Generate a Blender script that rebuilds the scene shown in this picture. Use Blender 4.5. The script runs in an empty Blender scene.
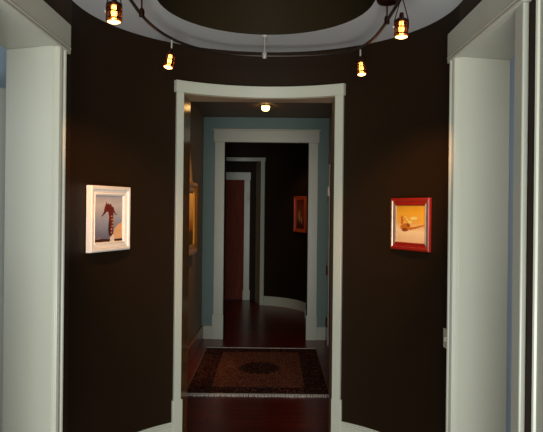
import bpy, bmesh, math, random
from math import sin, cos, pi, radians, atan2, sqrt
from mathutils import Vector, Matrix
random.seed(4)
S = bpy.context.scene
C = S.collection
S.view_settings.view_transform = 'Standard'
S.view_settings.look = 'None'

EYE = 1.5
CEIL = 2.465
CX = -.045          # axis of the oval hall
RA, RB = .908, .967  # half axes of its rounded end
D0 = 3.0            # where the rounded end begins

# ------------------------------------------------------------------ materials
def lin(c):
    return tuple((x/255/12.92 if x/255 <= .04045 else ((x/255+.055)/1.055)**2.4) for x in c)

def mat(name, rgb, rough=.5, metal=0., noise=0., nscale=8., bump=0., bscale=200., spec=.5, coat=0.):
    m = bpy.data.materials.new(name); m.use_nodes = True
    nt = m.node_tree; b = nt.nodes['Principled BSDF']
    col = lin(rgb)
    b.inputs['Roughness'].default_value = rough
    b.inputs['Metallic'].default_value = metal
    b.inputs['Specular IOR Level'].default_value = spec
    b.inputs['Coat Weight'].default_value = coat
    tc = nt.nodes.new('ShaderNodeTexCoord')
    n = nt.nodes.new('ShaderNodeTexNoise'); n.inputs['Scale'].default_value = nscale
    n.inputs['Detail'].default_value = 5
    nt.links.new(tc.outputs['Object'], n.inputs['Vector'])
    mx = nt.nodes.new('ShaderNodeMix'); mx.data_type = 'RGBA'
    mx.inputs[6].default_value = tuple(c*(1-noise) for c in col)+(1,)
    mx.inputs[7].default_value = tuple(min(1, c*(1+noise)) for c in col)+(1,)
    nt.links.new(n.outputs['Fac'], mx.inputs[0])
    nt.links.new(mx.outputs[2], b.inputs['Base Color'])
    if bump:
        n2 = nt.nodes.new('ShaderNodeTexNoise'); n2.inputs['Scale'].default_value = bscale
        nt.links.new(tc.outputs['Object'], n2.inputs['Vector'])
        bp = nt.nodes.new('ShaderNodeBump'); bp.inputs['Strength'].default_value = bump
        bp.inputs['Distance'].default_value = .002
        nt.links.new(n2.outputs['Fac'], bp.inputs['Height'])
        nt.links.new(bp.outputs['Normal'], b.inputs['Normal'])
    return m

def emit(name, rgb, strength):
    m = bpy.data.materials.new(name); m.use_nodes = True
    b = m.node_tree.nodes['Principled BSDF']
    b.inputs['Base Color'].default_value = lin(rgb)+(1,)
    b.inputs['Emission Color'].default_value = lin(rgb)+(1,)
    b.inputs['Emission Strength'].default_value = strength
    return m

def thin_glass(name, rgb, mixf=.2, rough=.08):
    m = bpy.data.materials.new(name); m.use_nodes = True
    nt = m.node_tree; nt.nodes.clear()
    o = nt.nodes.new('ShaderNodeOutputMaterial'); mx = nt.nodes.new('ShaderNodeMixShader')
    t = nt.nodes.new('ShaderNodeBsdfTransparent'); g = nt.nodes.new('ShaderNodeBsdfGlossy')
    t.inputs['Color'].default_value = lin(rgb)+(1,)
    g.inputs['Roughness'].default_value = rough
    g.inputs['Color'].default_value = lin((255, 225, 180))+(1,)
    mx.inputs[0].default_value = mixf
    nt.links.new(t.outputs[0], mx.inputs[1]); nt.links.new(g.outputs[0], mx.inputs[2])
    nt.links.new(mx.outputs[0], o.inputs['Surface'])
    return m

def wood_mat(name, c1, c2, rough, axis='Y', stretch=14., plank=0., coat=0., spec=.4):
    m = bpy.data.materials.new(name); m.use_nodes = True
    nt = m.node_tree; b = nt.nodes['Principled BSDF']
    tc = nt.nodes.new('ShaderNodeTexCoord'); mp = nt.nodes.new('ShaderNodeMapping')
    sc = [stretch]*3; sc['XYZ'.index(axis)] = .9
    mp.inputs['Scale'].default_value = sc
    nt.links.new(tc.outputs['Object'], mp.inputs['Vector'])
    n = nt.nodes.new('ShaderNodeTexNoise'); n.inputs['Scale'].default_value = 3; n.inputs['Detail'].default_value = 8
    nt.links.new(mp.outputs[0], n.inputs['Vector'])
    r = nt.nodes.new('ShaderNodeValToRGB')
    r.color_ramp.elements[0].position = .3; r.color_ramp.elements[0].color = lin(c1)+(1,)
    r.color_ramp.elements[1].position = .72; r.color_ramp.elements[1].color = lin(c2)+(1,)
    nt.links.new(n.outputs['Fac'], r.inputs[0])
    out = r.outputs[0]
    if plank:
        mp2 = nt.nodes.new('ShaderNodeMapping'); mp2.inputs['Rotation'].default_value = (0, 0, 0)
        nt.links.new(tc.outputs['Object'], mp2.inputs['Vector'])
        br = nt.nodes.new('ShaderNodeTexBrick')
        br.inputs['Scale'].default_value = 1; br.inputs['Brick Width'].default_value = .9
        br.inputs['Row Height'].default_value = plank; br.inputs['Mortar Size'].default_value = .0022
        br.inputs['Color1'].default_value = (1, 1, 1, 1); br.inputs['Color2'].default_value = (.62, .62, .62, 1)
        br.inputs['Mortar'].default_value = (.15, .15, .15, 1)
        nt.links.new(mp2.outputs[0], br.inputs['Vector'])
        mm = nt.nodes.new('ShaderNodeMix'); mm.data_type = 'RGBA'; mm.blend_type = 'MULTIPLY'
        mm.inputs[0].default_value = 1
        nt.links.new(out, mm.inputs[6]); nt.links.new(br.outputs['Color'], mm.inputs[7])
        out = mm.outputs[2]
    nt.links.new(out, b.inputs['Base Color'])
    b.inputs['Roughness'].default_value = rough; b.inputs['Coat Weight'].default_value = coat; b.inputs['Specular IOR Level'].default_value = spec
    return m

def rug_mat(name, base, cols, scale, seedv=0.):
    """woven floral motifs: voronoi cells broken into coloured threads"""
    m = bpy.data.materials.new(name); m.use_nodes = True
    nt = m.node_tree; b = nt.nodes['Principled BSDF']
    tc = nt.nodes.new('ShaderNodeTexCoord'); mp = nt.nodes.new('ShaderNodeMapping')
    mp.inputs['Location'].default_value = (seedv, seedv, 0)
    nt.links.new(tc.outputs['Object'], mp.inputs['Vector'])
    v = nt.nodes.new('ShaderNodeTexVoronoi'); v.inputs['Scale'].default_value = scale
    nt.links.new(mp.outputs[0], v.inputs['Vector'])
    w = nt.nodes.new('ShaderNodeMath'); w.operation = 'MULTIPLY_ADD'
    w.inputs[1].default_value = 22; w.inputs[2].default_value = 0
    nt.links.new(v.outputs['Distance'], w.inputs[0])
    s = nt.nodes.new('ShaderNodeMath'); s.operation = 'SINE'
    nt.links.new(w.outputs[0], s.inputs[0])
    n = nt.nodes.new('ShaderNodeTexNoise'); n.inputs['Scale'].default_value = scale*2.2; n.inputs['Detail'].default_value = 3
    nt.links.new(mp.outputs[0], n.inputs['Vector'])
    a = nt.nodes.new('ShaderNodeMath'); a.operation = 'MULTIPLY_ADD'; a.inputs[1].default_value = .28
    nt.links.new(s.outputs[0], a.inputs[0]); nt.links.new(n.outputs['Fac'], a.inputs[2])
    r = nt.nodes.new('ShaderNodeValToRGB'); r.color_ramp.interpolation = 'CONSTANT'
    e = r.color_ramp.elements
    e[0].position = 0; e[0].color = lin(base)+(1,)
    e[1].position = .5; e[1].color = lin(cols[0])+(1,)
    for i, c in enumerate(cols[1:]):
        q = e.new(.62+.12*i); q.color = lin(c)+(1,)
    nt.links.new(a.outputs[0], r.inputs[0]); nt.links.new(r.outputs[0], b.inputs['Base Color'])
    b.inputs['Roughness'].default_value = .95; b.inputs['Specular IOR Level'].default_value = .1
    return m

M = {}
M['white'] = mat('white_trim_paint', (184, 187, 171), .34, noise=.03, nscale=3, bump=.05, bscale=60)
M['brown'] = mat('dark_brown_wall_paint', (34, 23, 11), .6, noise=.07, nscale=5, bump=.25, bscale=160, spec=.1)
M['brownlit'] = mat('dark_brown_wall_paint_lit', (50, 35, 22), .55, noise=.07, nscale=5, bump=.25, bscale=160, spec=.1)  # same brown paint lightened, light off the nearby white trim put into the colour
M['recess'] = mat('brown_recess_paint', (44, 36, 22), .6, noise=.05, spec=.1)
M['taupe'] = mat('taupe_wall_paint', (140, 120, 92), .5, noise=.05, nscale=4, bump=.15, bscale=160)
M['liner'] = mat('glossy_brown_reveal_paint', (150, 110, 64), .15, noise=.06, nscale=5, bump=.04, bscale=60, spec=.8)
M['revhead'] = mat('tan_reveal_paint', (176, 152, 118), .5)
M['tanbase'] = mat('orange_brown_baseboard', (150, 86, 44), .3, noise=.2, nscale=12)  # mottled orange-brown colour for the hall's left baseboard
M['blue'] = mat('grey_blue_wall_paint', (100, 126, 122), .5, noise=.04, nscale=4, bump=.15, bscale=160)
M['sideblue'] = mat('pale_blue_wall_paint', (166, 186, 204), .5, noise=.03, nscale=4)
M['ceil'] = mat('ceiling_white_paint', (198, 204, 202), .6, noise=.025, nscale=2)
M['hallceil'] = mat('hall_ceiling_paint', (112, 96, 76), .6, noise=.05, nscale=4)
M['floor'] = wood_mat('dark_cherry_floorboards', (92, 15, 7), (158, 40, 22), .3, 'X', 14, plank=.083, coat=.04, spec=.3)
M['door'] = wood_mat('red_brown_door_wood', (92, 34, 12), (128, 48, 18), .75, 'Z', 16)
M['leaf'] = mat('cream_door_paint', (184, 190, 180), .35, noise=.02)
M['frame_white'] = mat('white_frame_lacquer', (236, 232, 222), .3, noise=.03)
M['frame_red'] = mat('red_lacquer_frame', (150, 30, 20), .2, noise=.18, nscale=14, spec=.8, coat=.6)
M['frame_rust'] = mat('rust_red_frame', (176, 70, 34), .35, noise=.2, nscale=20)
M['silver'] = mat('worn_silver_leaf', (205, 180, 160), .3, metal=.75, noise=.15, nscale=30)
M['gold'] = mat('gilt_frame', (214, 152, 62), .28, metal=.7, noise=.2, nscale=30)
M['bronze'] = mat('dark_bronze_metal', (74, 46, 34), .3, metal=.9, noise=.1)
M['railmetal'] = mat('dark_rail_metal', (46, 34, 28), .42, metal=.6)
M['steel'] = mat('brushed_steel', (224, 220, 212), .3, metal=.6, noise=.05)
M['plastic'] = mat('ivory_switch_plastic', (190, 186, 166), .4)
M['hinge'] = mat('aged_brass_hinge', (90, 50, 30), .4, metal=.7)
M['wire'] = mat('pale_hinge_metal', (214, 208, 196), .3, metal=.6)
M['glass'] = thin_glass('amber_lamp_glass', (226, 150, 84), .25)
M['bulb'] = emit('halogen_bulb', (255, 214, 150), 26)
M['lens'] = emit('halogen_lens', (255, 200, 130), 5)
M['filament'] = emit('glowing_glass_capsule', (255, 190, 110), 5)
M['dome'] = emit('recessed_lamp_glow', (255, 196, 120), 9)
M['rugborder'] = rug_mat('rug_border_weave', (20, 16, 24), [(84, 34, 32), (128, 50, 40), (124, 100, 78)], 15)
M['rugfield'] = rug_mat('rug_field_weave', (104, 44, 34), [(172, 88, 62), (206, 160, 122), (66, 34, 34)], 26, 3)
M['rugmedal'] = rug_mat('rug_medallion_weave', (34, 22, 24), [(80, 42, 34), (112, 58, 42), (130, 98, 74)], 22, 7)
M['rugbind'] = mat('rug_edge_cord', (132, 116, 92), .9, noise=.2, nscale=60)
M['fringe'] = mat('rug_fringe_wool', (255, 244, 232), .95, noise=.15, nscale=50)

# ------------------------------------------------------------------ helpers
def bm_new(): return bmesh.new()

def link(name, bm, m, parent=None, smooth=False):
    me = bpy.data.meshes.new(name)
    bmesh.ops.recalc_face_normals(bm, faces=bm.faces)
    bm.to_mesh(me); bm.free()
    ms = m if isinstance(m, (list, tuple)) else [m]
    for x in ms: me.materials.append(x)
    if smooth:
        for p in me.polygons: p.use_smooth = True
        try: me.set_sharp_from_angle(angle=radians(38))
        except Exception: pass
    o = bpy.data.objects.new(name, me); C.objects.link(o)
    if parent: o.parent = parent
    return o

def empty(name, loc=(0, 0, 0), rotz=0.):
    o = bpy.data.objects.new(name, None); C.objects.link(o)
    o.location = loc; o.rotation_euler = (0, 0, rotz); o.empty_display_size = .1
    return o

def tag(o, label, cat, group=None, kind=None):
    o['label'] = label; o['category'] = cat
    if group: o['group'] = group
    if kind: o['kind'] = kind
    return o

def struct(o): o['kind'] = 'structure'; return o

def prism(bm, poly, z0, z1, mi=0):
    lo = [bm.verts.new((x, y, z0)) for x, y in poly]
    hi = [bm.verts.new((x, y, z1)) for x, y in poly]
    n = len(poly); fs = []
    for i in range(n):
        j = (i+1) % n
        fs.append(bm.faces.new((lo[i], lo[j], hi[j], hi[i])))
    fs.append(bm.faces.new(hi)); fs.append(bm.faces.new(lo[::-1]))
    for f in fs: f.material_index = mi

def box(bm, x0, x1, y0, y1, z0, z1, mi=0):
    prism(bm, [(x0, y0), (x1, y0), (x1, y1), (x0, y1)], z0, z1, mi)

def strip(bm, inner, outer, z0, z1, mi=0):
    """solid following a plan curve: quads between two equal length plan polylines"""
    n = len(inner)
    V = [[bm.verts.new((p[0], p[1], z)) for p in pl] for pl in (inner, outer) for z in (z0, z1)]
    il, ih, ol, oh = V; fs = []
    for i in range(n-1):
        fs += [bm.faces.new((il[i], il[i+1], ih[i+1], ih[i])), bm.faces.new((ol[i+1], ol[i], oh[i], oh[i+1])),
               bm.faces.new((ih[i], ih[i+1], oh[i+1], oh[i])), bm.faces.new((il[i+1], il[i], ol[i], ol[i+1]))]
    for i in (0, n-1):
        fs.append(bm.faces.new((il[i], ih[i], oh[i], ol[i])))
    for f in fs: f.material_index = mi

def arc(t0, t1, off=0., n=None, a=RA, b=RB, cx=CX, cy=D0):
    """points of the rounded end, angle from straight ahead in degrees, off > 0 = into the room"""
    n = n or max(2, int(abs(t1-t0)/2.5)+1)
    out = []
    for i in range(n):
        t = radians(t0+(t1-t0)*i/(n-1))
        x, y = a*sin(t), b*cos(t)
        nx, ny = x/a/a, y/b/b; l = sqrt(nx*nx+ny*ny)
        out.append((cx+x-off*nx/l, cy+y-off*ny/l))
    return out

def curved(bm, t0, t1, o0, o1, z0, z1, mi=0, **k):
    strip(bm, arc(t0, t1, o0, **k), arc(t0, t1, o1, **k), z0, z1, mi)

def tube(bm, pts, r, seg=8, mi=0, cap=True):
    pts = [Vector(p) for p in pts]; rings = []; up = Vector((0, 0, 1))
    rs = r if isinstance(r, (list, tuple)) else [r]*len(pts)
    for i, p in enumerate(pts):
        t = (pts[min(i+1, len(pts)-1)]-pts[max(i-1, 0)]).normalized()
        u = up if abs(t.z) < .9 else Vector((1, 0, 0))
        s = t.cross(u).normalized(); w = s.cross(t)
        rings.append([bm.verts.new(p+rs[i]*(s*cos(2*pi*k/seg)+w*sin(2*pi*k/seg))) for k in range(seg)])
    fs = []
    for a, b in zip(rings, rings[1:]):
        for k in range(seg):
            fs.append(bm.faces.new((a[k], a[(k+1) % seg], b[(k+1) % seg], b[k])))
    if cap: fs += [bm.faces.new(rings[0][::-1]), bm.faces.new(rings[-1])]
    for f in fs: f.material_index = mi

def lathe(bm, prof, seg=24, mi=0, centre=(0, 0, 0)):
    rings = []
    c = Vector(centre)
    for r, z in prof:
        if r < 1e-6: rings.append([bm.verts.new(c+Vector((0, 0, z)))])
        else: rings.append([bm.verts.new(c+Vector((r*cos(2*pi*k/seg), r*sin(2*pi*k/seg), z))) for k in range(seg)])
    for a, b in zip(rings, rings[1:]):
        for k in range(seg):
            k2 = (k+1) % seg
            if len(a) == 1 and len(b) == 1: continue
            if len(a) == 1: f = bm.faces.new((a[0], b[k], b[k2]))
            elif len(b) == 1: f = bm.faces.new((a[k], a[k2], b[0]))
            else: f = bm.faces.new((a[k], a[k2], b[k2], b[k]))
            f.material_index = mi

def bevel(o, w=.004, seg=2):
    md = o.modifiers.new('bevel', 'BEVEL'); md.width = w; md.segments = seg
    md.limit_method = 'ANGLE'; md.angle_limit = radians(50)
    return o

# ------------------------------------------------------------------ oval hall: shell
TL, TR = -33.3, 27.4       # front opening, degrees either side of straight ahead
HEAD = 2.18                # head of the front opening
YB = -1.2                  # how far the straight side walls come back past the camera
WT = .12
# front wall: rounded end, with the opening left out
bm = bm_new()
curved(bm, -90, TL, 0, -WT, 0, CEIL+.02)
curved(bm, TL, TR, 0, -WT, HEAD, CEIL+.02)
curved(bm, TR, 90, 0, -WT, 0, CEIL+.02)
struct(link('wall_front', bm, M['brown'], smooth=True))
# straight side walls with their openings
XL, XR = CX-RA, CX+RA
LO0, LO1 = 2.10, 2.755       # left opening along the wall
RO0, RO1 = 2.247, 2.965
SHL = 2.192
SH = 2.212                  # head of the side openings
def side_wall(name, sx, xw, y0, y1, splay, SH):
    bm = bm_new(); X = lambda a: xw+sx*a
    prism(bm, [(X(0), y1+.03), (X(.24), y1+splay+.03), (X(.24), D0+.05), (X(0), D0+.05 if False else D0)], 0, CEIL+.02)
    box(bm, *sorted((X(0), X(.24))), y0-.02, y1+.03, SH+.025, CEIL+.02)
    box(bm, *sorted((X(0), X(.24))), YB, y0-.02, 0, CEIL+.02)
    struct(link(name, bm, M['brownlit']))
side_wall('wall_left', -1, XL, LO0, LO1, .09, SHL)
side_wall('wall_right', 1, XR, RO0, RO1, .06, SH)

# floor through every space
bm = bm_new(); box(bm, -4.2, 4.2, -8, 12.5, -.1, 0)
struct(link('floor', bm, M['floor']))

# ceiling of the oval hall: a flat ring round a raised dark oval recess
YN = 1.35                   # near end of the straight part of the recess
def ring_plan(a, b, cap_y, near_y, n=28):
    pts = [(CX+a*sin(radians(t)), cap_y+b*cos(radians(t))) for t in [-90+180*i/n for i in range(n+1)]]
    pts += [(CX+a*sin(radians(t)), near_y+b*cos(radians(t))) for t in [90+180*i/n for i in range(n+1)]]
    return pts
inner = ring_plan(.507, .588, 2.98, YN)
cc = Vector((CX, 2.2))
bm = bm_new()
def to_rect(p):
    d = Vector(p)-cc
    sx = (1.12 if d.x > 0 else 1.12)/max(abs(d.x), 1e-6); sy = (2.0 if d.y > 0 else 3.4)/max(abs(d.y), 1e-6)
    return tuple(cc+d*min(sx, sy))
outer = [to_rect(p) for p in inner]
n = len(inner)
vi = [bm.verts.new((p[0], p[1], CEIL)) for p in inner]; vo = [bm.verts.new((p[0], p[1], CEIL)) for p in outer]
vi2 = [bm.verts.new((p[0], p[1], CEIL+.02)) for p in inner]
for i in range(n):
    j = (i+1) % n
    bm.faces.new((vi[i], vi[j], vo[j], vo[i]))
    pass
struct(link('ceiling', bm, M['ceil']))
bm = bm_new()
vl = [bm.verts.new((p[0], p[1], CEIL)) for p in inner]; vh = [bm.verts.new((p[0], p[1], CEIL+.34)) for p in inner]
for i in range(n):
    j = (i+1) % n; bm.faces.new((vl[i], vl[j], vh[j], vh[i]))
bm.faces.new(vh)
struct(link('ceiling', bm, M['recess'], smooth=True))

# baseboards of the rounded end
for nm, a0, a1 in (('baseboard_left', -86.5, -36.6), ('baseboard_right', 31.2, 86.0)):
    bm = bm_new()
    curved(bm, a0, a1, .0, .016, 0, .21); curved(bm, a0, a1, 0, .011, .21, .222); curved(bm, a0, a1, 0, .006, .222, .23)
    struct(link(nm, bm, M['white'], smooth=True))

# ------------------------------------------------------------------ front doorway (curved casing)
d1 = struct(empty('door_1', (0, 0, 0)))
def curved_casing(t0, t1, z0, z1, name='casing'):
    bm = bm_new(); curved(bm, t0, t1, 0, .02, z0, z1); return bevel(link(name, bm, M['white'], d1, True), .003)
curved_casing(-36.2, TL, .35, HEAD)
curved_casing(TR, 30.8, .35, HEAD)
curved_casing(-36.7, TL+.7, 0, .36, 'plinth'); curved_casing(TR-.2, 31.3, 0, .36, 'plinth')
bm = bm_new()
curved(bm, -36.9, 31.3, 0, .026, HEAD-.002, HEAD+.058); curved(bm, -37.0, 31.4, 0, .030, HEAD+.058, HEAD+.066)
link('head_casing', bm, M['white'], d1, True)
# glossy reveal behind the casing
xl, xr = CX+RA*sin(radians(TL)), CX+RA*sin(radians(TR))
yl, yr = D0+RB*cos(radians(TL)), D0+RB*cos(radians(TR))
bm = bm_new(); prism(bm, [(xl, yl+.004), (xl+.008, 4.10), (xl-.05, 4.10), (xl-.05, yl+.04)], 0, HEAD)
link('reveal', bm, M['liner'], d1)
bm = bm_new(); prism(bm, [(xr, yr+.004), (xr+.05, yr+.04), (xr+.05, 4.10), (xr-.002, 4.10)], 0, HEAD)
link('reveal', bm, M['taupe'], d1)
bm = bm_new(); pts = arc(TL, TR, -.004); prism(bm, pts+[(xr, 4.10), (xl, 4.10)], HEAD-.004, HEAD+.05)
link('reveal_head', bm, M['revhead'], d1)

# ------------------------------------------------------------------ side doorways
def side_door(name, sx, xw, y0, y1, depth, splay, zt, over, cwf, cwn, fh):
    """sx = +1 right, -1 left; the wall face is at xw, the room towards -sx"""
    r = struct(empty(name))
    X = lambda a: xw+sx*a         # a > 0 into the wall, a < 0 into the room
    def P(poly, z0, z1, nm, w=.004, m=M['white']):
        bm = bm_new(); prism(bm, poly, z0, z1); return bevel(link(nm, bm, m, r), w)
    # far jamb with its flat face turned to the viewer, slightly splayed
    P([(X(-.002), y1), (X(depth), y1+splay), (X(depth), y1+splay+.04), (X(-.002), y1+.04)], 0, zt, 'jamb', .002)
    # near jamb
    P([(X(-.002), y0-.03), (X(depth), y0-.03), (X(depth), y0), (X(-.002), y0)], 0, zt, 'jamb', .002)
    # head lining
    P([(X(-.002), y0-.03), (X(depth), y0-.03), (X(depth), y1+splay+.04), (X(-.002), y1+.04)], zt, zt+.03, 'head_lining', .002)
    # casings: flat board, two beads at the opening side, outer lip
    for ya, yb, s, cw in ((y1, y1+cwf, 1, cwf), (y0-cwn, y0, -1, cwn)):
        P([(X(0), ya), (X(-.022), ya), (X(-.022), yb), (X(0), yb)], 0, zt, 'casing', .006)
        if s < 0: continue
        e = y1
        bm = bm_new()
        for k in (0., .018):
            tube(bm, [(X(-.022), e+s*(.008+k), 0), (X(-.022), e+s*(.008+k), zt)], .0075, 8)
        tube(bm, [(X(-.022), e+s*(cw-.012), 0), (X(-.022), e+s*(cw-.012), zt)], .01, 8)
        link('bead', bm, M['white'], r, True)
    # head: fascia board, bead along its lower edge, cap overhanging the ends
    ya, yb = y0-cwn-.02, y1+cwf+over
    P([(X(0), ya), (X(-.03), ya), (X(-.03), yb), (X(0), yb)], zt-.006, zt+fh, 'head_casing', .003)
    bm = bm_new(); tube(bm, [(X(-.029), ya+.004, zt+.001), (X(-.029), yb-over, zt+.001)], .0055, 8)
    tube(bm, [(X(-.029), ya+.004, zt+.018), (X(-.029), yb-.004, zt+.018)], .004, 8)
    link('bead', bm, M['white'], r, True)
    return r
side_door('door_2', -1, XL, LO0, LO1, .24, .09, SHL, .055, .09, .115, .126)
side_door('door_3', 1, XR, RO0, RO1, .25, .06, SH, .04, .083, .077, .135)
# next casing on the right wall, close to the viewer
r4 = struct(empty('door_4'))
bm = bm_new(); box(bm, XR-.022, XR, 1.80, 2.052, 0, CEIL); bevel(link('casing', bm, M['white'], r4), .006)
bm = bm_new(); tube(bm, [(XR-.022, 2.040, 0), (XR-.022, 2.040, CEIL)], .01, 8); link('bead', bm, M['white'], r4, True)

# rooms beyond the side openings
for sx, nm in ((-1, 'left'), (1, 'right')):
    xa = XL-.26 if sx < 0 else XR+.26
    xb = sx*3.4
    bm = bm_new(); x0, x1 = sorted((xa, xb))
    box(bm, x0, x1, 3.35, 3.43, 0, 2.6)
    box(bm, *sorted((xb, xb+sx*.08)), .4, 3.43, 0, 2.6)
    struct(link('wall_side_room_'+nm, bm, M['sideblue']))
    bm = bm_new(); box(bm, x0, x1, .4, 3.43, 2.6, 2.66)
    struct(link('ceiling', bm, M['ceil']))
# white panelled door standing in the left room
d5 = struct(empty('door_5', (-1.235, 3.08, 0)))
bm = bm_new(); box(bm, -.76, -.02, 0, .04, .01, 2.065); bevel(link('door_leaf', bm, M['leaf'], d5), .004)
bm = bm_new()
for z0, z1 in ((.2, .95), (1.1, 1.9)):
    for xa, xb in ((-.66, -.44), (-.34, -.12)):
        box(bm, xa, xb, -.008, .004, z0, z1)
bevel(link('door_panel', bm, M['leaf'], d5), .006)
bm = bm_new(); lathe(bm, [(0, 0), (.03, .005), (.028, .03), (.012, .036), (.012, .06)], 16)
k = link('door_handle', bm, M['steel'], d5, True); k.location = (-.70, -.06, 1.0); k.rotation_euler = (-pi/2, 0, 0)

# ------------------------------------------------------------------ connecting hall behind the front doorway
HL, HR, HY, HC = -.80, .632, 7.30, 2.53
bm = bm_new(); box(bm, HL-.1, HL, 3.6, HY, 0, HC)
struct(link('wall_hall_left', bm, M['taupe']))
bm = bm_new(); box(bm, HR, HR+.1, 3.74, HY, 0, HC)
struct(link('wall_hall_right', bm, M['taupe']))
bm = bm_new(); box(bm, HL-.1, HR+.1, 3.98, HY+.15, HC, HC+.08)
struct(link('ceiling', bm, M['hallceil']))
E0, E1, EH = -.556, .40, 2.245
bm = bm_new()
box(bm, HL-.1, E0, HY, HY+.15, 0, HC); box(bm, E1, HR+.1, HY, HY+.15, 0, HC); box(bm, E0, E1, HY, HY+.15, EH, HC)
struct(link('wall_hall_far', bm, M['blue']))
def hall_base(name, x0, x1, y0, y1, h=.15, m=None):
    bm = bm_new(); box(bm, x0, x1, y0, y1, 0, h)
    return struct(bevel(link(name, bm, m or M['white']), .005))
hall_base('baseboard_hall_left', HL, HL+.016, 4.3, HY, .16, M['tanbase'])
bm = bm_new(); box(bm, HR-.016, HR, 4.3, 6.70, 0, .16); struct(bevel(link('baseboard_hall_right', bm, M['white']), .005))
hall_base('baseboard_hall_far', HL+.016, E0-.10, HY-.016, HY, .15)
hall_base('baseboard_hall_far', E1+.10, HR-.016, HY-.016, HY, .15)
# far doorway
d6 = struct(empty('door_6'))
for xa, xb in ((E0-.112, E0), (E1, E1+.108)):
    bm = bm_new(); box(bm, xa, xb, HY-.022, HY, .27, EH); bevel(link('casing', bm, M['white'], d6), .004)
    bm = bm_new(); box(bm, xa-.012, xb+.004, HY-.03, HY, 0, .28); bevel(link('plinth', bm, M['white'], d6), .004)
bm = bm_new(); box(bm, E0-.125, E1+.122, HY-.028, HY, EH, EH+.135); box(bm, E0-.137, E1+.134, HY-.038, HY, EH+.135, EH+.152)
bevel(link('head_casing', bm, M['white'], d6), .004)
bm = bm_new()
box(bm, E0-.002, E0+.006, HY, HY+.15, 0, EH); box(bm, E1-.006, E1+.002, HY, HY+.15, 0, EH); box(bm, E0, E1, HY, HY+.15, EH-.008, EH)
link('reveal', bm, M['brown'], d6)
# narrow door with hinges on the right wall of the hall
d7 = struct(empty('door_7', (HR, 0, 0)))
bm = bm_new(); box(bm, -.022, 0, 6.98, 7.09, 0, 1.99); bevel(link('casing', bm, M['white'], d7), .004)
bm = bm_new(); box(bm, -.026, 0, 6.24, 7.11, 1.99, 2.07); bevel(link('head_casing', bm, M['taupe'], d7), .004)
bm = bm_new(); box(bm, -.012, 0, 6.25, 6.98, .01, 1.99); link('door_leaf', bm, M['door'], d7)
for z, m in ((1.69, 'wire'), (.82, 'hinge'), (.25, 'hinge')):
    bm = bm_new(); tube(bm, [(-.032, 7.035, z-.05), (-.032, 7.035, z+.05)], .011, 8)
    box(bm, -.03, -.02, 6.99, 7.08, z-.05, z+.05)
    link('hinge', bm, M[m], d7, True)

# ------------------------------------------------------------------ second round room beyond the hall
K2 = dict(a=.93, b=.93, cx=-.42, cy=9.0)
bm = bm_new()
curved(bm, -150, -40, 0, -.1, 0, 2.5, **K2); curved(bm, 14.5, 108, 0, -.1, 0, 2.5, **K2); curved(bm, -40, 14.5, 0, -.1, 2.22, 2.5, **K2)
q = arc(108, 109, 0, **K2)[0]; box(bm, q[0], q[0]+.1, 7.44, q[1]+.02, 0, 2.5)
struct(link('wall_round_room', bm, M['brown'], smooth=True))
bm = bm_new(); box(bm, -1.8, .9, 7.45, 10.9, 2.5, 2.56); struct(link('ceiling', bm, M['brown']))
bm = bm_new(); curved(bm, 18.5, 108, 0, .018, 0, .125, **K2); curved(bm, 18.5, 108, 0, .01, .125, .14, **K2)
struct(link('baseboard_round_room', bm, M['white'], smooth=True))
d8 = struct(empty('door_8'))
bm = bm_new(); curved(bm, 14.5, 18.3, 0, .02, 0, 2.22, n=3, **K2); link('casing', bm, M['white'], d8, True)
bm = bm_new(); curved(bm, -40, 19, 0, .024, 2.22, 2.275, **K2); link('head_casing', bm, M['white'], d8, True)
p0 = arc(14.5, 15, 0, **K2)[0]
bm = bm_new(); prism(bm, [p0, (p0[0]-.085, p0[1]+.27), (p0[0]-.04, p0[1]+.27), (p0[0]+.03, p0[1]+.02)], 0, 2.22)
link('jamb', bm, M['taupe'], d8)
# wooden door at the very end
bm = bm_new()
box(bm, -1.8, -1.18, 10.42, 10.5, 0, 2.5); box(bm, -.44, .3, 10.42, 10.5, 0, 2.5); box(bm, -1.18, -.44, 10.42, 10.5, 1.95, 2.5)
struct(link('wall_end', bm, M['brown']))
d9 = struct(empty('door_9', (0, 10.42, 0)))
bm = bm_new(); box(bm, -.47, -.375, -.02, 0, 0, 1.95); bevel(link('casing', bm, M['white'], d9), .004)
bm = bm_new(); box(bm, -1.25, -.365, -.026, 0, 1.95, 2.075); bevel(link('head_casing', bm, M['white'], d9), .004)
bm = bm_new(); box(bm, -.48, -.362, -.028, 0, 0, .16); bevel(link('plinth', bm, M['white'], d9), .004)
bm = bm_new(); box(bm, -1.18, -.47, .005, .045, .01, 1.95)
for z0, z1 in ((.2, .85), (1.0, 1.82)):
    for xa, xb in ((-1.08, -.87), (-.78, -.57)): box(bm, xa, xb, -.004, .01, z0, z1)
bevel(link('door_leaf', bm, M['door'], d9), .004)

# ------------------------------------------------------------------ light switches
def switch(loc, rotz, label, w=.075, h=.095, slot=True):
    r = tag(empty('light_switch', loc, rotz), label, 'light switch')
    bm = bm_new(); box(bm, -w/2, w/2, -.007, 0, -h/2, h/2); bevel(link('switch_plate', bm, M['plastic'], r), .003)
    bm = bm_new(); prism(bm, [(-.005, -.007), (.005, -.007), (.004, -.016), (-.004, -.016)], -.012, .010)
    link('toggle', bm, M['plastic'], r)
    return r
pt = arc(83.0, 83.5, .0)[0]
switch((pt[0]+.0, pt[1]-.0, .872), radians(-84), 'ivory light switch plate low on brown wall against the right white door casing')
switch((-.405, 10.395, 1.675), 0, 'small white switch plate on the casing of the wooden door at the far end', .045, .13)
switch((p0[0]+.022, p0[1]-.026, 1.15), radians(-15), 'small pale switch plate on the white casing in the far round room', .03, .11)

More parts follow.
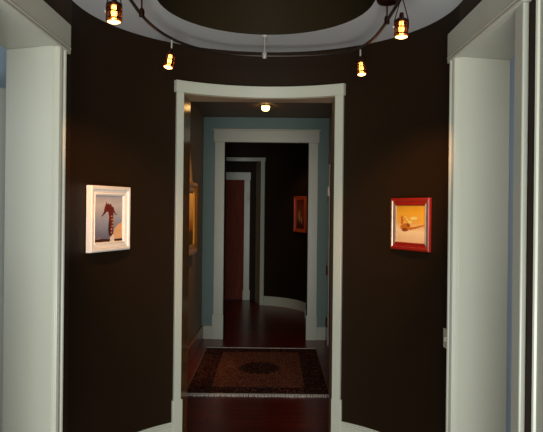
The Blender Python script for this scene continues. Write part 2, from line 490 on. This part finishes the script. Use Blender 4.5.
# ------------------------------------------------------------------ pictures
def framed(name, A, B, z0, z1, label, cat, fw, depth, mats, group=None):
    """frame hung between plan points A (left) and B (right); returns root, w, h"""
    A, B = Vector(A), Vector(B); d = B-A; w = d.length; h = z1-z0
    r = tag(empty(name, ((A.x+B.x)/2, (A.y+B.y)/2, (z0+z1)/2), atan2(d.y, d.x)), label, cat, group)
    prof = [(0, 0), (0, depth*.85), (.006, depth), (fw*.35, depth*.95), (fw*.42, depth*.75), (fw*.72, depth*.6), (fw*.82, depth*.72), (fw*.95, depth*.6), (fw, depth*.3)]
    bm = bm_new(); rings = []
    for ins, y in prof:
        hw, hh = w/2-ins, h/2-ins
        rings.append([bm.verts.new((sx*hw, -y, sz*hh)) for sx, sz in ((-1, -1), (1, -1), (1, 1), (-1, 1))])
    for a, b in zip(rings, rings[1:]):
        for k in range(4):
            f = bm.faces.new((a[k], a[(k+1) % 4], b[(k+1) % 4], b[k]))
            f.material_index = 1 if (len(mats) > 1 and k in (1, 3) and prof[rings.index(a)][1] >= depth*.95) or (len(mats) > 1 and k in (1, 3) and rings.index(a) > 1) else 0
    link('frame', bm, mats, r)
    return r, w-2*fw, h-2*fw

def canvas(r, w, h, y, layers, mats, name='canvas', back=None):
    """flat picture: layers = list of (material index, polygon in 0..1 coords), each a hair in front of the last"""
    bm = bm_new()
    box(bm, -w/2, w/2, y, y+.004, -h/2, h/2, 0)
    for i, (mi, poly) in enumerate(layers):
        vs = [bm.verts.new((-w/2+u*w, y-.0004*(i+1), -h/2+v*h)) for u, v in poly]
        f = bm.faces.new(vs); f.material_index = mi
        f.normal_update()
    o = link(name, bm, mats, r)
    return o

def gradient(name, stops, axis='Z', span=.2, rough=.6, nz=.12, nscale=14):
    m = bpy.data.materials.new(name); m.use_nodes = True
    nt = m.node_tree; b = nt.nodes['Principled BSDF']; b.inputs['Roughness'].default_value = rough
    b.inputs['Specular IOR Level'].default_value = .2
    tc = nt.nodes.new('ShaderNodeTexCoord'); sp = nt.nodes.new('ShaderNodeSeparateXYZ')
    nt.links.new(tc.outputs['Object'], sp.inputs[0])
    mr = nt.nodes.new('ShaderNodeMapRange'); mr.inputs[1].default_value = -span/2; mr.inputs[2].default_value = span/2
    nt.links.new(sp.outputs[axis], mr.inputs[0])
    n = nt.nodes.new('ShaderNodeTexNoise'); n.inputs['Scale'].default_value = nscale; n.inputs['Detail'].default_value = 4
    nt.links.new(tc.outputs['Object'], n.inputs['Vector'])
    a = nt.nodes.new('ShaderNodeMath'); a.operation = 'MULTIPLY_ADD'; a.inputs[1].default_value = nz*2
    nt.links.new(n.outputs['Fac'], a.inputs[0])
    s = nt.nodes.new('ShaderNodeMath'); s.operation = 'SUBTRACT'; s.inputs[1].default_value = nz
    nt.links.new(mr.outputs[0], s.inputs[0]); nt.links.new(s.outputs[0], a.inputs[2])
    r = nt.nodes.new('ShaderNodeValToRGB'); e = r.color_ramp.elements
    e[0].position, e[0].color = stops[0][0], lin(stops[0][1])+(1,)
    e[1].position, e[1].color = stops[-1][0], lin(stops[-1][1])+(1,)
    for p, c in stops[1:-1]: q = e.new(p); q.color = lin(c)+(1,)
    nt.links.new(a.outputs[0], r.inputs[0]); nt.links.new(r.outputs[0], b.inputs['Base Color'])
    return m

def on_wall(k0, k1, depth):
    """chord of the curved wall whose front face spans the two directions x/y = k0..k1; returns its back corners"""
    out = []
    for k in (k0, k1):
        best = min((abs((CX+(RA-depth)*sin(radians(i/20)))/(D0+(RB-depth)*cos(radians(i/20)))-k), i/20) for i in range(-1790, 1790))[1]
        out.append(Vector((CX+(RA-depth)*sin(radians(best)), D0+(RB-depth)*cos(radians(best)))))
    d = (out[1]-out[0]).normalized(); nrm = Vector((-d.y, d.x))
    return [p+nrm*(depth-.004) for p in out]
# left: seahorse picture in a deep white frame
r, w, h = framed('framed_picture', *on_wall((91-273)/640, (130.3-273)/640, .032), 1.266, 1.604,
    'white framed seahorse picture on the curved brown wall left of the doorway', 'picture', .05, .032, [M['frame_white']])
pbg = gradient('seahorse_backdrop', [(0, (160, 122, 94)), (.1, (104, 106, 122)), (.45, (150, 152, 162)), (.8, (192, 186, 182)), (1, (168, 164, 168))], span=h)
pred = mat('seahorse_red_brown', (104, 26, 14), .6, noise=.5, nscale=40)
pdark = mat('seahorse_shadow', (58, 22, 20), .6, noise=.3, nscale=40)
ptan = mat('seahorse_tan_light', (226, 176, 128), .6, noise=.2, nscale=20)
pcream = mat('seahorse_cream', (226, 214, 196), .6, noise=.1)
seahorse = [(.23, .555), (.29, .60), (.325, .66), (.345, .74), (.385, .80), (.40, .87), (.435, .81), (.47, .835), (.52, .80), (.56, .83), (.60, .77),
            (.66, .745), (.69, .67), (.74, .61), (.80, .585), (.75, .575), (.70, .61), (.66, .645), (.65, .50), (.665, .40), (.655, .30), (.65, .20),
            (.60, .12), (.545, .11), (.50, .17), (.475, .26), (.485, .36), (.50, .46), (.50, .55), (.475, .645), (.43, .655), (.37, .615), (.31, .575), (.255, .545)]
dots = []
for v in (.2, .27, .34, .41, .48, .55):
    u = .60+.02*sin(v*20)
    dots.append((5, [(u-.018, v-.012), (u+.018, v-.012), (u+.018, v+.012), (u-.018, v+.012)]))
canvas(r, w+.004, h+.004, -.011, [
    (1, [(.62, 0), (1, 0), (1, .42), (.84, .38), (.70, .28)]), (4, [(.0, 0), (1, 0), (1, .06), (.6, .05), (.3, .07), (0, .05)]),
    (3, [(.54, 0), (.70, 0), (.70, .13), (.62, .16), (.55, .10)]),
    (2, seahorse), (4, [(.475, .26), (.50, .17), (.545, .11), (.56, .2), (.53, .35), (.53, .5), (.50, .46), (.485, .36)]),
    (4, [(.44, .70), (.47, .70), (.47, .73), (.44, .73)])] + dots, [pbg, ptan, pred, pcream, pdark, ptan])

# right: golden painting in a red and silver frame
r, w, h = framed('framed_painting', *on_wall((391-273)/640, (429.5-273)/640, .017), 1.281, 1.562,
    'golden yellow painting in a red lacquer frame on the curved wall right of the doorway', 'painting', .042, .017, [M['frame_red'], M['silver']])
gbg = gradient('golden_sky_paint', [(0, (226, 188, 140)), (.3, (238, 210, 160)), (.55, (226, 170, 70)), (.8, (222, 166, 44)), (1, (206, 150, 40))], span=h, nz=.14)
gor = mat('burnt_orange_paint', (196, 112, 24), .6, noise=.35, nscale=30)
gye = mat('pale_yellow_paint', (238, 214, 120), .6, noise=.2, nscale=20)
gdk = mat('umber_paint', (140, 70, 20), .6, noise=.3, nscale=30)
def blob(cx, cy, rx, ry, n=16, j=.25):
    return [(cx+rx*cos(2*pi*k/n)*(1+random.uniform(-j, j)), cy+ry*sin(2*pi*k/n)*(1+random.uniform(-j, j))) for k in range(n)]
canvas(r, w+.004, h+.004, -.0056, [
    (1, blob(.34, .42, .17, .11)), (3, blob(.30, .34, .10, .05)), (1, [(.38, .40), (.7, .44), (.98, .50), (.98, .47), (.72, .39), (.5, .34)]),
    (1, blob(.22, .60, .05, .12)), (2, blob(.62, .66, .13, .05)), (2, blob(.50, .56, .07, .035)), (3, blob(.44, .47, .05, .04)),
    (2, [(.30, .7), (.42, .58), (.45, .59), (.33, .72)])], [gbg, gor, gye, gdk])

# hall, left wall: gilt frame seen edge-on
r, w, h = framed('framed_landscape', (HL+.002, 5.42), (HL+.002, 6.36), 1.055, 1.735,
    'large gilt framed landscape on the left wall of the hall behind the doorway', 'painting', .085, .05, [M['gold']])
lbg = gradient('amber_landscape', [(0, (104, 66, 30)), (.35, (190, 130, 60)), (.6, (232, 190, 120)), (1, (240, 206, 140))], span=h)
lhl = mat('landscape_hill', (96, 70, 34), .6, noise=.3, nscale=12)
canvas(r, w+.004, h+.004, -.015, [(1, [(0, 0), (1, 0), (1, .22), (.8, .3), (.6, .22), (.35, .34), (.15, .26), (0, .3)])], [lbg, lhl])
# far round room: red framed picture
A = arc(54.5, 55, .004, **K2)[0]; B = arc(78, 78.5, .004, **K2)[0]
r, w, h = framed('framed_print', A, B, 1.15, 1.675,
    'small red framed picture on the dark wall of the far round room', 'picture', .055, .03, [M['frame_rust']])
fbg = gradient('russet_print', [(0, (60, 26, 18)), (.5, (120, 60, 36)), (1, (90, 34, 24))], span=h)
fl = mat('print_pale_stroke', (170, 120, 80), .6, noise=.3)
canvas(r, w+.004, h+.004, -.012, [(1, blob(.4, .45, .12, .2)), (1, blob(.66, .3, .08, .12))], [fbg, fl])

# ------------------------------------------------------------------ rug
RX0, RX1, RY0, RY1 = -.685, .468, 5.13, 6.80
rug = tag(empty('rug', ((RX0+RX1)/2, (RY0+RY1)/2, 0)), 'dark oriental rug with red patterned field and pale fringe on the hall floor', 'rug')
hw, hl = (RX1-RX0)/2, (RY1-RY0)/2
bm = bm_new()
bw = .19
for x0, x1, y0, y1 in ((-hw, hw, -hl, -hl+bw), (-hw, hw, hl-bw, hl), (-hw, -hw+bw, -hl+bw, hl-bw), (hw-bw, hw, -hl+bw, hl-bw)):
    box(bm, x0, x1, y0, y1, .001, .009)
link('border', bm, M['rugborder'], rug)
bm = bm_new(); box(bm, -hw+bw, hw-bw, -hl+bw, hl-bw, .001, .009); link('field', bm, M['rugfield'], rug)
bm = bm_new()
n = 48; prism(bm, [((.19+.03*cos(16*2*pi*k/n))*cos(2*pi*k/n), (.22+.035*cos(16*2*pi*k/n))*sin(2*pi*k/n)) for k in range(n)], .009, .0096)
link('medallion', bm, M['rugmedal'], rug)
bm = bm_new()
for k in (.035, .055, .15, .185):
    for s in (-1, 1):
        box(bm, s*(hw-k)-.003, s*(hw-k)+.003, -hl+k, hl-k, .009, .0095)
        box(bm, -hw+k, hw-k, s*(hl-k)-.003, s*(hl-k)+.003, .009, .0095)
link('guard_stripe', bm, mat('rug_guard_stripe', (74, 40, 34), .95, noise=.2, nscale=60), rug)
for s in (-1, 1):
    bm = bm_new(); tube(bm, [(s*(hw+.004), -hl, .007), (s*(hw+.004), hl, .007)], .006, 6); link('side_binding', bm, M['rugbind'], rug, True)
for s in (-1, 1):
    bm = bm_new(); x = -hw
    while x < hw:
        j = random.uniform(-.006, .006); L = random.uniform(.04, .062)
        tube(bm, [(x, s*hl, .009), (x+j*.5, s*(hl+L*.5), .008), (x+j, s*(hl+L), .0035)], [.0035, .0045, .0028], 5)
        x += random.uniform(.0055, .008)
    f = link('fringe', bm, M['fringe'], rug, True); f['kind'] = 'stuff'

# ------------------------------------------------------------------ recessed ceiling light in the hall
rl = tag(empty('recessed_light', (-.086, 6.44, HC)), 'small glowing recessed light in the hall ceiling beyond the doorway', 'ceiling light')
bm = bm_new(); lathe(bm, [(.062, 0), (.064, -.006), (.05, -.010), (.044, -.004), (.044, 0)], 28); link('trim_ring', bm, M['bronze'], rl, True)
bm = bm_new(); lathe(bm, [(.042, -.002), (.042, -.016), (.038, -.038), (.024, -.053), (0, -.058)], 24); link('bulb', bm, M['dome'], rl, True)

# ------------------------------------------------------------------ monorail track and its lamps
TZ = 2.353
def rail_pt(t, a=.552, b=.89, cy=2.70, e=2.45):
    e = e if t < 0 else e+1.5*min(1, t/40)
    t = radians(t); s, c = sin(t), cos(t)
    return Vector((CX+a*abs(s)**(2/e)*(1 if s > 0 else -1), cy+b*abs(c)**(2/e)*(1 if c > 0 else -1), TZ))
rail = tag(empty('track_rail', (CX, 2.7, TZ)), 'thin curved bronze lighting rail hung under the oval ceiling ring', 'track lighting')
inv = Vector((-CX, -2.7, -TZ))
path = [Vector((CX-.552, y, TZ)) for y in (1.2, 1.5, 1.8, 2.1, 2.4)] + [rail_pt(t) for t in range(-88, 89, 4)] + [Vector((CX+.552, y, TZ)) for y in (2.4, 2.1, 1.8, 1.5, 1.2)]
bm = bm_new(); tube(bm, [p+inv for p in path], .0075, 8); link('rail', bm, M['railmetal'], rail, True)
def post(p, m):
    p = Vector(p); bm = bm_new()
    tube(bm, [p+Vector((0, 0, .0)), p+Vector((0, 0, CEIL-TZ-.006))], .0038, 8)
    lathe(bm, [(.004, CEIL-TZ-.012), (.016, CEIL-TZ-.008), (.016, CEIL-TZ)], 14, centre=p)
    o = link('standoff_post', bm, m, rail, True)
    bm = bm_new(); lathe(bm, [(0, -.016), (.012, -.014), (.013, .010), (.009, .022), (0, .022)], 12, centre=p)
    link('rail_clamp', bm, m, o, True)
post(Vector((-.590, 2.83, TZ))+inv, M['bronze'])
post(Vector((.507, 2.90, TZ))+inv, M['bronze'])
post(Vector((CX-.012, 3.590, TZ))+inv, M['steel'])
bm = bm_new(); lathe(bm, [(0, -.036), (.040, -.034), (.047, -.026), (.048, 0)], 28, centre=Vector((.507, 2.895, CEIL))+inv)
link('power_canopy', bm, M['bronze'], rail, True)
bm = bm_new(); lathe(bm, [(0, -.012), (.03, -.010), (.036, -.003), (.036, 0)], 20, centre=(0, 0, 0))

def spot_head(root, r=.026, hh=.066):
    """glass lamp head hanging below the rail, origin at the middle of the glass"""
    hz = hh/2
    # metal socket on top
    bm = bm_new(); lathe(bm, [(0, hz+.030), (.008, hz+.030), (.010, hz+.012), (r*.86, hz+.004), (r*.9, hz-.004), (0, hz-.004)], 20)
    link('socket', bm, M['bronze'], root, True)
    bm = bm_new(); lathe(bm, [(r*.97, hz-.002), (r, hz-.006), (r, -hz+.006), (r*.95, -hz)], 24)
    link('glass_shade', bm, M['glass'], root, True)
    # metal bands and vertical ribs of the cage
    bm = bm_new()
    for z, b in ((hz-.005, .004), (hz*.10, .0028), (-hz*.66, .003)):
        lathe(bm, [(r+.0004, z+b), (r+.003, z+b), (r+.003, z-b), (r+.0004, z-b), (r+.0004, z+b)], 24)
    for k in range(6):
        a = 2*pi*(k+.25)/6
        tube(bm, [((r+.001)*cos(a), (r+.001)*sin(a), hz-.002), ((r+.001)*cos(a), (r+.001)*sin(a), -hz+.004)], .0022, 6)
    link('cage', bm, M['bronze'], root, True)
    bm = bm_new(); lathe(bm, [(0, hz-.004), (.008, hz-.006), (.0105, 0), (.008, -hz+.014), (0, -hz+.010)], 14)
    link('bulb', bm, M['bulb'], root, True)
    bm = bm_new(); lathe(bm, [(0, -hz-.006), (r*.5, -hz-.005), (r*.9, -hz), (r*.9, -hz+.003), (0, -hz+.003)], 24)
    link('lens', bm, M['lens'], root, True)

def big_lamp(loc, label):
    root = tag(empty('track_lamp', loc), label, 'track lamp', 'glass lamps on the lighting rail')
    spot_head(root, .0265, .066)
    top = TZ-loc[2]-.008
    bm = bm_new()
    for s in (-1, 1):
        tube(bm, [(s*.028, 0, .004), (s*.028, 0, .03), (s*.018, 0, .068), (s*.006, 0, top-.02), (0, 0, top)], .0022, 6)
    lathe(bm, [(0, top+.012), (.009, top+.010), (.009, top-.006), (0, top-.012)], 12)
    link('yoke', bm, M['bronze'], root, True)
    bm = bm_new(); lathe(bm, [(0, .006), (.005, .004), (.005, -.004), (0, -.006)], 10, centre=(-.031, 0, .006)); link('pivot_knob', bm, M['steel'], root, True)
    return root
def small_lamp(loc, tilt, label):
    root = tag(empty('track_lamp', loc), label, 'track lamp', 'glass lamps on the lighting rail')
    head = bpy.data.objects.new('lamp_head', None)
    bm = bm_new(); top = TZ-loc[2]-.006
    tube(bm, [(0, 0, .052), (0, 0, top)], .0042, 8)
    st = link('stem', bm, M['steel'], root, True)
    tmp = empty('tmp'); spot_head(tmp, .0235, .070)
    R = Matrix.Rotation(tilt[0], 4, 'X') @ Matrix.Rotation(tilt[1], 4, 'Y')
    R = Matrix.Translation((0, 0, .058)) @ R @ Matrix.Translation((0, 0, -.058))
    for c in [o for o in bpy.data.objects if o.parent == tmp]:
        c.data.transform(R); c.parent = root
    bpy.data.objects.remove(tmp); bpy.data.objects.remove(head)
    return root
L1 = (-.594, 2.36, 2.212); L2 = (.500, 2.53, 2.214); L3 = (-.523, 3.245, 2.236); L4 = (.455, 3.40, 2.244)
big_lamp(L1, 'large glass track lamp at upper left, hung from the left side of the rail')
big_lamp(L2, 'large glass track lamp at upper right, hung from the right side of the rail')
small_lamp(L3, (radians(-10), radians(9)), 'small tilted glass lamp hanging on a steel stem above the doorway left corner')
small_lamp(L4, (radians(-10), radians(-4)), 'small upright glass lamp hanging on a steel stem above the doorway right corner')

# ------------------------------------------------------------------ lights
def spot(name, loc, target, power, size, blend=.6, col=(255, 190, 120), r=.015):
    l = bpy.data.lights.new(name, 'SPOT'); l.energy = power; l.color = lin(col); l.spot_size = radians(size); l.spot_blend = blend
    l.shadow_soft_size = r
    o = bpy.data.objects.new(name, l); C.objects.link(o); o.location = loc
    o.rotation_euler = (Vector(target)-Vector(loc)).to_track_quat('-Z', 'Y').to_euler(); return o
def area(name, loc, target, power, sx, sy, col=(255, 255, 255)):
    l = bpy.data.lights.new(name, 'AREA'); l.energy = power; l.color = lin(col); l.shape = 'RECTANGLE'; l.size = sx; l.size_y = sy
    o = bpy.data.objects.new(name, l); C.objects.link(o); o.location = loc
    o.rotation_euler = (Vector(target)-Vector(loc)).to_track_quat('-Z', 'Y').to_euler(); return o
def point(name, loc, power, col, r=.03):
    l = bpy.data.lights.new(name, 'POINT'); l.energy = power; l.color = lin(col); l.shadow_soft_size = r
    o = bpy.data.objects.new(name, l); C.objects.link(o); o.location = loc; return o

spot('lamp_beam_left', (L1[0], L1[1]+.02, L1[2]-.045), (-.85, 3.37, 1.50), 62, 43, 1., (255, 176, 100))
spot('lamp_beam_right', (L2[0], L2[1]+.02, L2[2]-.045), (.75, 3.50, 1.50), 62, 43, 1., (255, 176, 100))
spot('hall_downlight', (-.08, 6.5, HC-.07), (-.10, 6.5, 0), 3, 150, .9)
spot('hall_picture_beam', (-.25, 6.0, HC-.05), (HL, 6.0, 1.4), 42, 55, .8)
spot('round_room_beam', (-.10, 8.7, 2.45), (.42, 9.3, 1.5), 16, 55, .9)
spot('round_room_floor_beam', (-.2, 8.9, 2.45), (.15, 9.25, 0), 6, 50, .9)
area('room_light_behind', (0, -4.0, 1.5), (0, 4, 1.3), 196, 2.4, 2.2, (250, 248, 236))
area('low_fill_behind', (0, -.6, .45), (0, 2.4, 2.46), 80, 1.2, .6, (246, 250, 252))  # added unseen fill light, brightens the ceiling ring from below
area('left_room_window', (-3.0, 2.0, 1.7), (-1.2, 3.0, 1.2), 13, 1.2, 1.4, (244, 247, 244))
area('right_room_window', (3.0, 2.0, 1.7), (1.2, 3.0, 1.2), 10, 1.2, 1.4, (252, 246, 234))

w = bpy.data.worlds.new('World'); S.world = w; w.use_nodes = True
bg = w.node_tree.nodes['Background']; bg.inputs[0].default_value = (.55, .6, .65, 1); bg.inputs[1].default_value = .03

# ------------------------------------------------------------------ camera
cam = bpy.data.cameras.new('camera'); co = bpy.data.objects.new('camera', cam); C.objects.link(co)
co.location = (0, 0, EYE); co.rotation_euler = (radians(90), radians(-.63), 0)
cam.sensor_width = 36; cam.lens = 640/543*36
cam.shift_x = -1.5/543; cam.shift_y = -8/543
cam.clip_start = .05
S.camera = co
